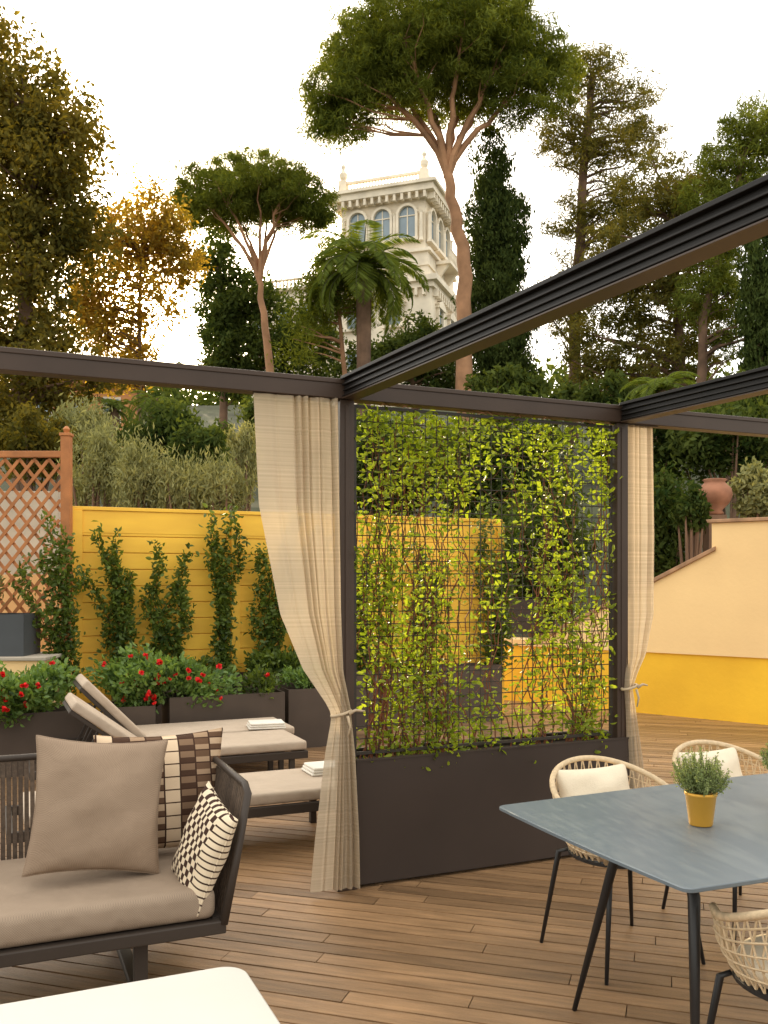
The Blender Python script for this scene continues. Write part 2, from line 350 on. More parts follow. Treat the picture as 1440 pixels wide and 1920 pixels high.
# ---------------------------------------------------------------- curtains
def curtain(name,label,left,right,amp,nf,y_off,tie_z,tx,ty,power=1.0,seed=1.):
    r=root(name,label,'curtain',P1,ROT)
    zs=np.concatenate([np.linspace(2.46,tie_z+.0,70),np.linspace(tie_z-.015,.03,40)]); nt_=220
    vs=[]
    for z in zs:
        xl=np.interp(z,[a for a,b in left],[b for a,b in left]); xr=np.interp(z,[a for a,b in right],[b for a,b in right])
        a=np.interp(z,[q for q,b in amp],[b for q,b in amp]); yo=np.interp(z,[q for q,b in y_off],[b for q,b in y_off])
        for i in range(nt_):
            t=i/(nt_-1); tt=t**power; x=xl+(xr-xl)*tt
            am=a*(.12+.88*min(1,max(0,t-.1)*1.7)) if power<1 else a
            tw_=t+.035*math.sin(t*11+seed)+.02*math.sin(t*23+seed*3)+.006*math.sin(z*3+t*6)
            y=yo+am*math.sin(2*PI*nf*tw_)*(.75+.35*math.sin(t*14+seed*2))+am*.3*math.sin(2*PI*nf*1.7*tw_+seed+z*.5)
            x+=.25*am*math.cos(2*PI*nf*tw_)
            vs.append((x,y,z))
    fs=[(j*nt_+i,j*nt_+i+1,(j+1)*nt_+i+1,(j+1)*nt_+i) for j in range(len(zs)-1) for i in range(nt_-1)]
    o=fast('cloth',vs,fs,'curtain',r); o.data.polygons.foreach_set('use_smooth',[True]*len(o.data.polygons))
    mb=MB(); mb.tube([(tx+.05*math.cos(t),ty+.03*math.sin(t),tie_z+.01+.012*math.cos(t)) for t in np.linspace(0,2*PI,18)[:-1]],.008,6,True)
    mb.tube([(tx+.03,ty-.033,tie_z+.01),(tx+.06,ty-.043,tie_z+.028),(tx+.1,ty-.03,tie_z+.02),(tx+.12,ty-.01,tie_z+.015)],[.01,.007,.005,.004],6)
    mb.tube([(tx+.02,ty-.037,tie_z+.0),(tx+.03,ty-.045,tie_z-.05),(tx+.02,ty-.042,tie_z-.1)],[.008,.006,.004],6)
    mb.build('tieback','tie',r,smooth=True)
    xl=left[-1][1]; xr=right[-1][1]
    MB().box(xl,xr,-.03,-.012,2.4605,2.4655).build('curtain_rail','beam',r)
    return r
curtain('curtain','wide sheer beige linen curtain tied to the near pergola post',
  [(.0,-.22),(.3,-.19),(.7,-.14),(.86,-.105),(.9,-.105),(.95,-.13),(1.12,-.245),(1.39,-.355),(1.92,-.46),(2.43,-.483)],
  [(.0,.035),(.3,.03),(.86,-.0),(.9,-.0),(1.1,-.04),(2.46,-.05)],
  [(.0,.036),(.7,.028),(.88,.014),(1.1,.026),(2.46,.034)],7.5,[(0,-.1),(.7,-.1),(.9,-.085),(1.4,-.055),(2.46,-.04)],.885,-.05,-.085,.7)
curtain('curtain','narrow beige linen curtain tied beside the farther pergola post',
  [(.0,1.735),(.8,1.715),(.93,1.705),(1.1,1.73),(2.46,1.74)],
  [(.0,1.88),(.5,1.84),(.93,1.765),(1.02,1.81),(1.12,1.875),(1.36,1.95),(1.83,1.965),(2.46,1.965)],
  [(.0,.022),(.93,.01),(1.2,.02),(2.46,.028)],4.5,[(0,-.06),(.9,-.055),(1.4,-.02),(2.46,-.0)],.93,1.735,-.06,1.,2.2)

# ---------------------------------------------------------------- cushions / pillows
def pillow_mesh(w,h,t,n=22):
    vs=[];fs=[]; ph=random.uniform(0,6)
    for s in (1,-1):
        o=len(vs)
        for j in range(n+1):
            for i in range(n+1):
                a=-1+2*i/n; b=-1+2*j/n
                a=math.sin(a*PI/2); b=math.sin(b*PI/2)
                x=w/2*a*(1-.09*(1-b*b)*a*a); y=h/2*b*(1-.09*(1-a*a)*b*b)
                th=t/2*(max(0,(1-a*a))*max(0,(1-b*b)))**.42
                th*=1+.09*math.sin(a*5+b*3+ph)+.06*math.sin(b*8-a*4+ph)
                vs.append((x,y,s*th+.002*s))
        for j in range(n):
            for i in range(n):
                q=(o+j*(n+1)+i,o+j*(n+1)+i+1,o+(j+1)*(n+1)+i+1,o+(j+1)*(n+1)+i); fs.append(q if s==1 else q[::-1])
    m=(n+1)**2
    edge=[i for i in range(n+1)]+[(j)*(n+1)+n for j in range(1,n+1)]+[n*(n+1)+i for i in range(n-1,-1,-1)]+[j*(n+1) for j in range(n-1,0,-1)]
    for k in range(len(edge)): a,b=edge[k],edge[(k+1)%len(edge)]; fs.append((a,a+m,b+m,b))
    mb=MB(); mb.add(vs,fs); return mb
def place(o,c,xa,ya):
    xa=Vector(xa).normalized(); ya=Vector(ya); ya=(ya-xa*ya.dot(xa)).normalized(); za=xa.cross(ya)
    o.matrix_world=Matrix(((xa.x,ya.x,za.x,c[0]),(xa.y,ya.y,za.y,c[1]),(xa.z,ya.z,za.z,c[2]),(0,0,0,1)))
def piping(mb,w,h,z=0):
    pts=[]
    for k in range(48):
        t=k/48*4; s=int(t); q=math.sin((-1+2*(t-s))*PI/2)
        a,b=[(q,-1),(1,q),(-q,1),(-1,-q)][s]
        pts.append((w/2*a*(1-.09*(1-b*b)*a*a),h/2*b*(1-.09*(1-a*a)*b*b),z))
    mb.tube(pts,.004,5,True)
def pillow(name,label,w,h,t,mat,c,xa,ya):
    o=pillow_mesh(w,h,t).build(name,mat,smooth=True); piping_mb=MB(); piping(piping_mb,w,h)
    tag(o,label,'pillow'); p=piping_mb.build('piping',mat,o,smooth=True); place(o,c,xa,ya); return o

# ---------------------------------------------------------------- sofa
S0=Vector((-.587,3.4,0))
sf=root('sofa','low outdoor sofa with taupe seat cushion and dark woven rope back and arm','sofa',S0,ROT)
Ls=2.3; D=.8
mb=MB().box(-Ls,0,0,.045,.235,.285).box(-Ls,0,D-.045,D,.235,.285).box(-.045,0,.046,D-.046,.235,.285).box(-Ls,-Ls+.045,.046,D-.046,.235,.285).box(-Ls+.05,-.05,.046,D-.046,.262,.28)
mb.build('seat_frame','sofaframe',sf,.006)
for x in (-.3,-Ls+.3):
    mb=MB().box(x-.025,x+.025,.08,.12,.0,.234).box(x-.025,x+.025,D-.12,D-.08,.0,.234).box(x-.025,x+.025,.121,D-.121,.0,.03); mb.build('leg','sofaframe',sf,.004)
mb=MB().box(-Ls+.06,-.035,.01,.73,.288,.405); mb.build('seat_cushion','seat',sf,.035,True,seg=4)
mb=MB()
x=-Ls+.05
while x<-.02:
    mb.box(x,x+.018,0,.007,0,1,Matrix.Translation((0,D-.02,.285))@Matrix(((1,0,0,0),(0,1,.09,0),(0,0,.5,0),(0,0,0,1)))); x+=.0235
mb.build('woven_back','rope_dark',sf)
mb=MB().tube([(-Ls-.06,D+.075,.79),(.06,D+.075,.79)],.015,8); mb.build('back_rail','sofaframe',sf,smooth=True)
for sx,xb in ((1,0),(-1,-Ls)):
    mb=MB(); y=.03
    while y<D+.02:
        yy=y; mb.box(0,.007,yy,yy+.019,0,1,Matrix.Translation((xb-.012*sx,0,.285))@Matrix(((1,0,.1*sx,0),(0,1,.04,0),(0,0,.47,0),(0,0,0,1)))); y+=.0245
    mb.build('woven_arm','rope_dark',sf)
    mb=MB().tube([(xb-.01*sx,.01,.27),(xb+.04*sx,.015,.5),(xb+.09*sx,.03,.745),(xb+.09*sx,.08,.77),(xb+.09*sx,.4,.775),(xb+.07*sx,D+.075,.79)],[.018,.016,.015,.015,.014,.014],8)
    mb.build('arm_frame','sofaframe',sf,smooth=True)
pillow('pillow','large plain taupe square pillow in front on the sofa',.5,.52,.19,'pillow',P(184,1510,3.55),(.93,.36,-.1),(.09,.3,.95))
pillow('pillow','brown and cream striped square pillow leaning behind the plain taupe one',.54,.5,.15,'stripe',P(303,1484,3.86),(.93,.37,.0),(.02,.25,.96))
pillow('pillow','small dark and cream checkered pillow leaning on the sofa arm',.33,.39,.12,'checker',P(381,1587,3.5),(.16,-.28,-.08),(.085,.08,.36))

def rrect(w,h,r,n=8):
    pts=[]
    for cx,cy,a0 in ((w/2-r,h/2-r,0),(-w/2+r,h/2-r,90),(-w/2+r,-h/2+r,180),(w/2-r,-h/2+r,270)):
        for k in range(n+1):
            a=math.radians(a0+90*k/n); pts.append((cx+r*math.cos(a),cy+r*math.sin(a)))
    return pts
def slab(mb,pts,z0,z1,ch=.004):
    k=len(pts); c=[(x*(1-ch*2),y*(1-ch*2)) for x,y in pts]
    vs=[(x,y,z0) for x,y in c]+[(x,y,z0+ch) for x,y in pts]+[(x,y,z1-ch) for x,y in pts]+[(x,y,z1) for x,y in c]
    fs=[tuple(range(k))[::-1],tuple(range(3*k,4*k))]+[(l*k+i,l*k+(i+1)%k,(l+1)*k+(i+1)%k,(l+1)*k+i) for l in range(3) for i in range(k)]
    mb.add(vs,fs)
C0=Vector((-.43,2.745,0)); ctr=C0-U*.6-V*.45
ct=root('coffee_table','low coffee table with rounded white marble top in front of the sofa','coffee table',ctr,ROT)
mb=MB(); slab(mb,rrect(1.2,.9,.07),.375,.4); mb.build('tabletop','marble',ct)
mb=MB(); slab(mb,rrect(1.1,.8,.05),.345,.374); mb.build('apron','sofaframe',ct)
for sx in (-1,1):
    for sy in (-1,1): MB().box(sx*.48-.02,sx*.48+.02,sy*.33-.02,sy*.33+.02,0,.344).build('leg','sofaframe',ct,.003)

# ---------------------------------------------------------------- loungers
def lounger(label,o,run,ang,group='sun loungers on the deck'):
    r=root('sun_lounger',label,'sun lounger',o,ROT,group); W=.62
    mb=MB().box(-1.95,0,0,.035,.225,.28).box(-1.95,0,W-.035,W,.225,.28).box(-.035,0,.036,W-.036,.225,.28).box(-1.95,-1.915,.036,W-.036,.225,.28); mb.build('frame','sofaframe',r,.004)
    for x in (-.12,-1.8):
        for y in (.03,W-.03): MB().box(x-.02,x+.02,y-.02,y+.02,0,.224).build('leg','sofaframe',r,.003)
    mb=MB().box(-run,-.005,.01,W-.01,.285,.355); mb.build('seat_cushion','lounge',r,.018,True,seg=3)
    a=math.radians(ang); m=Matrix.Translation((-run-.005,0,.288))@Matrix.Rotation(a,4,'Y')
    mb=MB().box(-.66,0,.01,W-.01,.0,.066,m); mb.build('back_cushion','lounge',r,.018,True,seg=3)
    mb=MB().box(-.65,0,.02,.05,-.03,-.003,m).box(-.65,0,W-.05,W-.02,-.03,-.003,m).box(-.65,-.62,.051,W-.051,-.03,-.003,m)
    if ang>5: mb.bar((m@Vector((-.4,.1,-.03))),(-run-.45,.1,.26),.02,.02); mb.bar((m@Vector((-.4,W-.1,-.03))),(-run-.45,W-.1,.26),.02,.02)
    mb.build('back_frame','sofaframe',r,.003); return r
LA=Vector((-.568,6.83,0))
lounger('beige sun lounger with raised back, middle one, carrying no towel',LA,1.16,37)
LC=LA+V*.67+U*.12
lounger('beige sun lounger with raised back farthest away beside the flower planters',LC,1.22,46)
LB=Vector((-.26,5.3,0))+U*.16
lounger('beige sun lounger lying flat nearest to the sofa',LB,1.2,0)
def towel(label,c,rz):
    r=root('folded_towel',label,'towel',c,rz)
    for k in range(3):
        mb=MB().box(-.15+.006*k,.15-.004*k,-.11,.11-.008*k,.017*k,.017*k+.0165); mb.build('fold','towel',r,.0075,True,seg=3)
    return r
tw=uv(LC,-.24,.05,.357); towel('folded white towel on the foot of the far lounger pair',tw,ROT-.15)
tw=uv(LB,-.07,.42,.357); towel('folded white towel on the flat lounger, half behind the curtain',tw,ROT)

# ---------------------------------------------------------------- dining table & chairs
Lc=Vector((.405,3.29,0)); TL,TW=2.3,.98
tc_=Lc+U*TL/2-V*TW/2
tb=root('dining_table','grey slim topped dining table with splayed dark metal legs','dining table',tc_,ROT)
mb=MB(); pp=rrect(TL,TW,.03,5)
q=[]
n=len(pp)
for i in range(n):
    a=pp[i]; b=pp[(i+1)%n]; q.append(a)
    if math.dist(a,b)>.5:
        for t in np.linspace(0,1,9)[1:-1]:
            x=a[0]+(b[0]-a[0])*t; y=a[1]+(b[1]-a[1])*t; bow=.03*math.sin(PI*t)
            if abs(b[0]-a[0])>abs(b[1]-a[1]): y+=bow*(1 if y>0 else -1)
            else: x+=bow*.4*(1 if x>0 else -1)
            q.append((x,y))
slab(mb,q,.727,.74,.002); mb.build('tabletop','tabletop',tb)
mb=MB().box(-TL/2+.3,TL/2-.3,-.3,-.27,.695,.725).box(-TL/2+.3,TL/2-.3,.27,.3,.695,.725)
for sx in (-1,1): mb.bar((sx*(TL/2-.32),-.29,.708),(sx*(TL/2-.32),.29,.708),.03,.028)
mb.build('subframe','black',tb,.003)
for sx in (-1,1):
    for sy in (-1,1):
        xt=sx*(TL/2-.42); xf=sx*(TL/2-(.26 if sy>0 else .14))
        if sy<0: xt=sx*(TL/2-.26)
        mb=MB().tube([(xt,sy*.2,.7),((xt*.7+xf*.3),sy*.27,.62),(xf,sy*.38 if sy>0 else sy*.37,.0)],[.015,.019,.009],8); mb.build('leg','black',tb,smooth=True)
def chair(label,c,rz):
    r=root('rope_chair',label,'chair',c,rz,'beige rope dining chairs'); 
    def rim(ph): s=math.sin(ph); return Vector((.285*math.cos(ph),.265*s+(.0),.615+.15*max(0,(s+.35)/1.35)**1.2))
    def low(ph): return Vector((.215*math.cos(ph),.2*math.sin(ph)-.01,.43))
    phs=np.linspace(math.radians(-38),math.radians(218),40)
    mb=MB().tube([low(phs[0])]+[low(phs[0]).lerp(rim(phs[0]),.6)]+[rim(p) for p in phs]+[low(phs[-1]).lerp(rim(phs[-1]),.6),low(phs[-1])],.012,8); mb.build('rim','rope',r,smooth=True)
    mb=MB(); K=34
    for k in range(K):
        for s in (-1,1):
            a=phs[0]+(phs[-1]-phs[0])*k/(K-1); b=min(max(a+s*.2,phs[0]),phs[-1])
            p0,p1=low(a),rim(b); mid=p0.lerp(p1,.5)+Vector((math.cos(a)*.02,math.sin(a)*.02,0))
            mb.tube([p0,mid,p1],.0033,4)
    for t in (.17,.34,.5,.67,.84): mb.tube([low(p).lerp(rim(p),t)+Vector((math.cos(p),math.sin(p),0))*.02*math.sin(PI*t) for p in phs],.0033,4)
    mb.build('woven_back','rope',r)
    mb=MB().tube([(.215*math.cos(t),.2*math.sin(t)-.01,.425) for t in np.linspace(0,2*PI,33)[:-1]],.011,6,True); mb.bar((-.2,-.01,.42),(.2,-.01,.42),.03,.012); mb.bar((0,-.2,.408),(0,.18,.408),.03,.01); mb.build('seat_frame','black',r)
    mb=MB().lathe([(.17,.0),(.2,.012),(.207,.03),(.2,.05),(.17,.058)],(0,-.01,.428),28); mb.build('seat_cushion','cream',r,smooth=True)
    for sx in (-1,1):
        for sy in (-1,1):
            mb=MB().tube([(sx*.15,sy*.14-.01,.418),(sx*.185,sy*.175,.4),(sx*.24,sy*.225,0)],[.009,.012,.008],8); mb.build('leg','black',r,smooth=True)
    o=pillow_mesh(.38,.27,.12).build('back_pillow','cream',r,smooth=True)
    o.matrix_local=Matrix.Translation((0,.16,.615))@Matrix.Rotation(math.radians(68),4,'X')
    return r
ch=chair('beige rope dining chair nearest to the long planter',Vector((.985,3.80,0)),ROT)
c2=copy_tree(ch); c2.location=Vector((1.63,4.2,0)); c2['label']='beige rope dining chair second from the planter, behind the potted herb'
c3=copy_tree(ch); c3.location=Vector((1.22,2.57,0)); c3.rotation_euler=(0,0,ROT+PI); c3['label']='beige rope dining chair on the near side of the table, cut by the photo edge'
def herb(label,c):
    r=root('potted_herb',label,'potted plant',c,0,'potted herbs on the dining table')
    mb=MB().lathe([(.036,0),(.038,.003),(.05,.098),(.053,.1),(.053,.11),(.047,.11),(.045,.09)],n=28); mb.build('pot','gold',r,smooth=True)
    MB().lathe([(.044,.09),(.02,.097)],n=16).build('soil','soil',r)
    mb=MB(); cs=[]
    for i in range(190):
        a=random.uniform(0,6.28); sp=random.uniform(0,1)**.6; L=random.uniform(.07,.16)
        e=Vector((math.cos(a)*sp*.098,math.sin(a)*sp*.098,.1+L*(1-.4*sp*sp))); b=Vector((math.cos(a)*sp*.03,math.sin(a)*sp*.03,.095)); m=b.lerp(e,.5)+Vector((math.cos(a),math.sin(a),0))*.012*sp
        mb.tube([b,m,e],.0008,3)
        for t in np.linspace(.3,1,14):
            p=b.lerp(m,t*2) if t<.5 else m.lerp(e,t*2-1)
            for _ in range(2): cs.append(p+Vector((random.gauss(0,.003),random.gauss(0,.003),random.gauss(0,.003))))
    mb.build('stem','green_stem',r)
    v,f=leaf6(np.array([tuple(x) for x in cs]),.0085,.22); fast('foliage',v,f,'thyme',r); return r
herb('green herb in a golden pot near the middle of the dining table',G(1314,1546,.7415))
herb('green herb in a pot on the table, mostly cut by the right photo edge',G(1476,1508,.7415))

# ---------------------------------------------------------------- fence, wall, trellis left
FO=Vector((-3.0,8.77,0))
fn=root('board_fence','yellow painted horizontal board fence behind the climbing plants','fence',FO,ROT)
mb=MB(); z=.05
while z<2.0: mb.box(.0,4.75,.0,.02,z,z+.155); z+=.162
mb.box(.0,4.75,.022,.03,.0,2.2)
mb.build('board_panel','yellow',fn,.005)
mb=MB().box(-.02,4.77,-.02,.05,2.24,2.275).box(0,4.75,-.004,.018,2.02,2.2385); mb.build('top_rail','yellow',fn,.004)
for x in (.0,1.55,3.1,4.7): MB().box(x,x+.09,-.03,-.0045,.0,2.239).build('post','yellow',fn,.003)
wa=math.atan2(-.631,.776); wl=root('garden_wall','peach and mustard plaster wall with stepped sloping coping at the right','wall',(2.9,10.8,0),wa)
MB().box(-2.2,6,0.02,.4,0,.72).build('lower_band','mustard',wl)
mb=MB().prism([(-2.2,.721),(6,.721),(6,2.2),(.985,2.2),(.985,1.87),(-.76,1.0),(-1.2,.8),(-2.2,.8)],-.005,.42); mb.build('upper_wall','peach',wl)
mb=MB().prism([(-1.2,.802),(-.76,1.002),(1.03,1.893),(1.03,1.94),(-.78,1.045),(-1.22,.84)],-.04,.46); mb.prism([(.95,2.202),(6,2.202),(6,2.24),(.93,2.24)],-.045,.46); mb.build('coping','coping',wl,.006)
gw=MB().box(-7,-3.04,9.3,9.6,0,1.62).build('low_wall','peach'); tag(gw,'low peach plaster wall behind the wooden lattice','wall')
gb=MB().box(-8,-4.15,11.6,11.9,0,2.7).build('pale_wall','stonestep'); tag(gb,'pale plaster wall seen through the wooden lattice','wall')
st=root('stone_step','pale stone topped step below the lattice screen','step',(-4.5,8.3,0))
MB().box(-1.6,1.5,-.28,.3,0,.85).build('riser','peach',st); MB().box(-1.63,1.53,-.31,.32,.851,.885).build('tread','stonestep',st,.008)
tr=root('lattice_screen','orange brown wooden diamond lattice screen with corner post','lattice',(-3.0,8.68,0))
mb=MB(); W_=1.6; z0,z1=.95,2.72
for s in (-1,1):
    for k in range(-22,22):
        xa=-W_+k*.14; a=None
        for t in np.linspace(-3,3,241):
            x=xa+t; z=(z0 if s>0 else z1)+s*1.25*t
            if -W_<=x<=-.07 and z0<=z<=z1:
                if a is None: a=(x,z)
                b=(x,z)
        if a and math.dist(a,b)>.05: mb.bar((a[0],-.008*s,a[1]),(b[0],-.008*s,b[1]),.03,.01,up=(0,1,0))
mb.build('lattice','trellis',tr)
mb=MB().box(-.07,.02,-.04,.04,.9,2.93).box(-.08,.03,-.05,.05,2.931,2.96); mb.tube([(-.025,0,2.96),(-.025,0,3.0),(-.025,0,3.03)],[.02,.035,.01],10); mb.build('post','trellis',tr,.004)
MB().box(-W_-.05,-.071,-.03,.03,2.73,2.79).build('rail','trellis',tr,.004)
# ---------------------------------------------------------------- planters row
def planter(label,o,L,Dp,H,mat='boxplanter',rz=ROT,group='dark planter boxes along the fence',name='planter_box'):
    r=root(name,label,'planter',o,rz,group); t=.012
    mb=MB().box(0,L,0,t,0,H).box(0,L,Dp-t,Dp,0,H).box(0,t,t+.001,Dp-t-.001,0,H).box(L-t,L,t+.001,Dp-t-.001,0,H); mb.build('body',mat,r)
    MB().box(t+.001,L-t-.001,t+.001,Dp-t-.001,.05,H-.05).build('soil','soil',r); return r
def onfence(a,b): return FO+U*a+V*b
planter('dark planter at the far left under dense red flowering plants',Vector((-3.55,6.95,0)),1.3,.42,.5)
planter('dark planter box between the two flowering shrubs',Vector((-2.28,7.55,0)),.38,.42,.5)
f2=Vector((-1.84,7.82,0)); planter('long dark planter filled with red flowers behind the loungers',f2,1.03,.42,.55)
planter('dark square planter with a low green shrub near the big curtain',Vector((-.88,8.4,0)),.55,.45,.55)
for i,(a,L,lab) in enumerate(((.35,1.1,'dark planter at the fence foot, leftmost, under jasmine'),(1.5,1.1,'dark planter at the fence foot, middle, under jasmine'),(2.65,.9,'dark planter at the fence foot behind the big curtain'),(3.6,.9,'dark planter at the fence foot seen through the wire trellis'))):
    planter(lab,onfence(a,-.45),L,.36,.62)
planter('grey planter box standing on the stone step',Vector((-3.85,8.06,.887)),.66,.4,.37,'greyplanter',0,name='planter_box')
planter('dark planter on the raised ground seen through the wire trellis',P(915,1180,12.2)-Vector((0,0,.05)),.75,.4,.45,'planter',0)

def make_bloom(parent):
    ds=[]
    for i in range(16):
        a=i*2.4; e=.2+.08*i
        ds.append((math.cos(a),math.sin(a)*1,.2+e*.6))
    v,f=leaf6(np.zeros((16,3)),.033,.42,np.array(ds)); return fast('bloom',v,f,'red',parent)
def clumpshrub(label,c,rx,ry,rh,n,ls,mat,blooms=0,name='flowering_shrub',cat='shrub',z0=0,asp=.25,rz=ROT,group=None):
    r=root(name,label,cat,c,rz,group)
    k=22; cc=ball(k,.6)*np.array([rx,ry,rh*.55])+np.array([0,0,rh*.5]); 
    p=cc[rng.integers(0,k,n)]+ball(n,.6)*np.array([rx*.33,ry*.5,rh*.36]); p[:,2]=np.maximum(p[:,2],-.04)
    dd=p-np.array([0,0,-.1]); dd=unit(dd)+rng.normal(size=p.shape)*.6
    v,f=leaf6(p,ls,asp,dd); fast('foliage',v,f,mat,r)
    mb=MB()
    for q in cc: mb.tube([(q[0]*.3,q[1]*.3,0),(q[0]*.6,q[1]*.6,q[2]*.5),tuple(q)],[.006,.004,.002],4)
    mb.build('stem','green_stem',r)
    b0=None
    for i in range(blooms):
        b=make_bloom(r) if b0 is None else b0.copy()
        if b0 is None: b0=b
        else: COL.objects.link(b); b.parent=r
        q=cc[i%k]+np.array([random.gauss(0,.15)*rx,0,random.gauss(0,.2)*rh]); a=q[0]/rx
        b.location=(q[0],min(q[1],0)-ry*.75*math.sqrt(max(.05,1-min(1,a*a))),max(.02,q[2]+rh*.12)); b.rotation_euler=(random.uniform(.2,1.2),random.uniform(-.5,.5),random.uniform(0,6)); s=random.uniform(.7,1.2); b.scale=(s,s,s)
    return r
clumpshrub('low leafy shrub with a few red flowers in the leftmost planter',Vector((-2.95,7.35,.47)),.62,.26,.36,4600,.055,'shrubleaf',20)
clumpshrub('low leafy shrub with many red flowers in the long planter',Vector((-1.88,7.97,.5)),.56,.25,.38,4400,.055,'shrubleaf',28)
clumpshrub('scant leafy plant with one red flower in the small planter',Vector((-2.25,7.85,.47)),.22,.2,.3,900,.055,'shrubleaf',4)
clumpshrub('small red tinged plant at the right end of the long planter',Vector((-1.1,8.3,.5)),.2,.15,.25,500,.05,'jasmine',1)
clumpshrub('low green shrub in the square planter near the big curtain',Vector((-.7,8.75,.52)),.28,.22,.22,2200,.04,'shrubleaf',0)
clumpshrub('grey green plant in the box on the stone step',Vector((-3.62,8.25,1.23)),.17,.15,.42,700,.06,'olive',0,name='leafy_plant',cat='plant')
def jasmine(label,a,H,w,n,lean=0,off=-.14,fan=.12):
    o=onfence(a,off); r=root('climbing_jasmine',label,'climbing plant',o+Vector((0,0,.55)),ROT,'jasmine climbers on the yellow fence')
    mb=MB(); c=[]; S=5
    for s in range(S):
        ph=random.uniform(0,6); pts=[]; hh=H*random.uniform(.7,1.08); x0=random.gauss(0,.04); l2=lean+fan*(-1 if s%2 else 1)*random.uniform(.4,1.6)
        for t in np.linspace(0,1,18):
            pts.append((x0+l2*t+.04*math.sin(t*5+ph)+.025*math.sin(t*13+ph)+random.gauss(0,.01),.02*math.sin(t*7+ph),hh*t))
        mb.tube(pts,[.006-.004*i/18 for i in range(18)],5)
        for i in range(n//S):
            t=random.random()**.95; q=pts[min(17,int(t*18))]; ww=w*(.25+.75*abs(math.sin(t*9+ph)))*(1.1-.3*t)
            c.append((q[0]+random.gauss(0,ww*.45),q[1]+random.gauss(0,.03)-.015,q[2]+random.gauss(0,.05)))
    mb.build('stem','stem',r); c=np.array(c); dd=rng.normal(size=c.shape); dd[:,1]-=.6; v,f=leaf6(c,.058,.24,dd); fast('foliage',v,f,'jasmine',r)
    return r
jasmine('dark green jasmine climbing in front of the lattice post',-.08,1.55,.14,2100,-.15,-.3)
jasmine('jasmine column on the fence, second from the lattice post',.42,1.5,.1,2000,-.15)
jasmine('jasmine column on the fence, third from the lattice post',.85,1.35,.1,2000,.05)
jasmine('tall jasmine column in the middle of the yellow fence',1.42,1.65,.1,2300,.0,fan=.09)
jasmine('jasmine column with pointed top right of the middle one',1.9,1.5,.12,2300,.08)
jasmine('bushy jasmine column just left of the big curtain',2.34,1.6,.13,2600,.05)
jasmine('jasmine column partly hidden behind the big curtain',2.9,1.3,.12,1700,-.15)
jasmine('jasmine column seen through the left of the wire trellis',3.6,1.3,.15,1500,.1)
jasmine('jasmine mass at the far right end of the yellow fence',4.6,1.75,.22,2600,.05)
clumpshrub('low jasmine undergrowth at the foot of the fence, left part',onfence(.9,-.3)+Vector((0,0,.5)),.6,.18,.24,1900,.06,'jasmine',name='low_shrub')
clumpshrub('low jasmine undergrowth at the foot of the fence, right part',onfence(2.1,-.3)+Vector((0,0,.5)),.6,.18,.3,2400,.06,'jasmine',2,name='low_shrub')

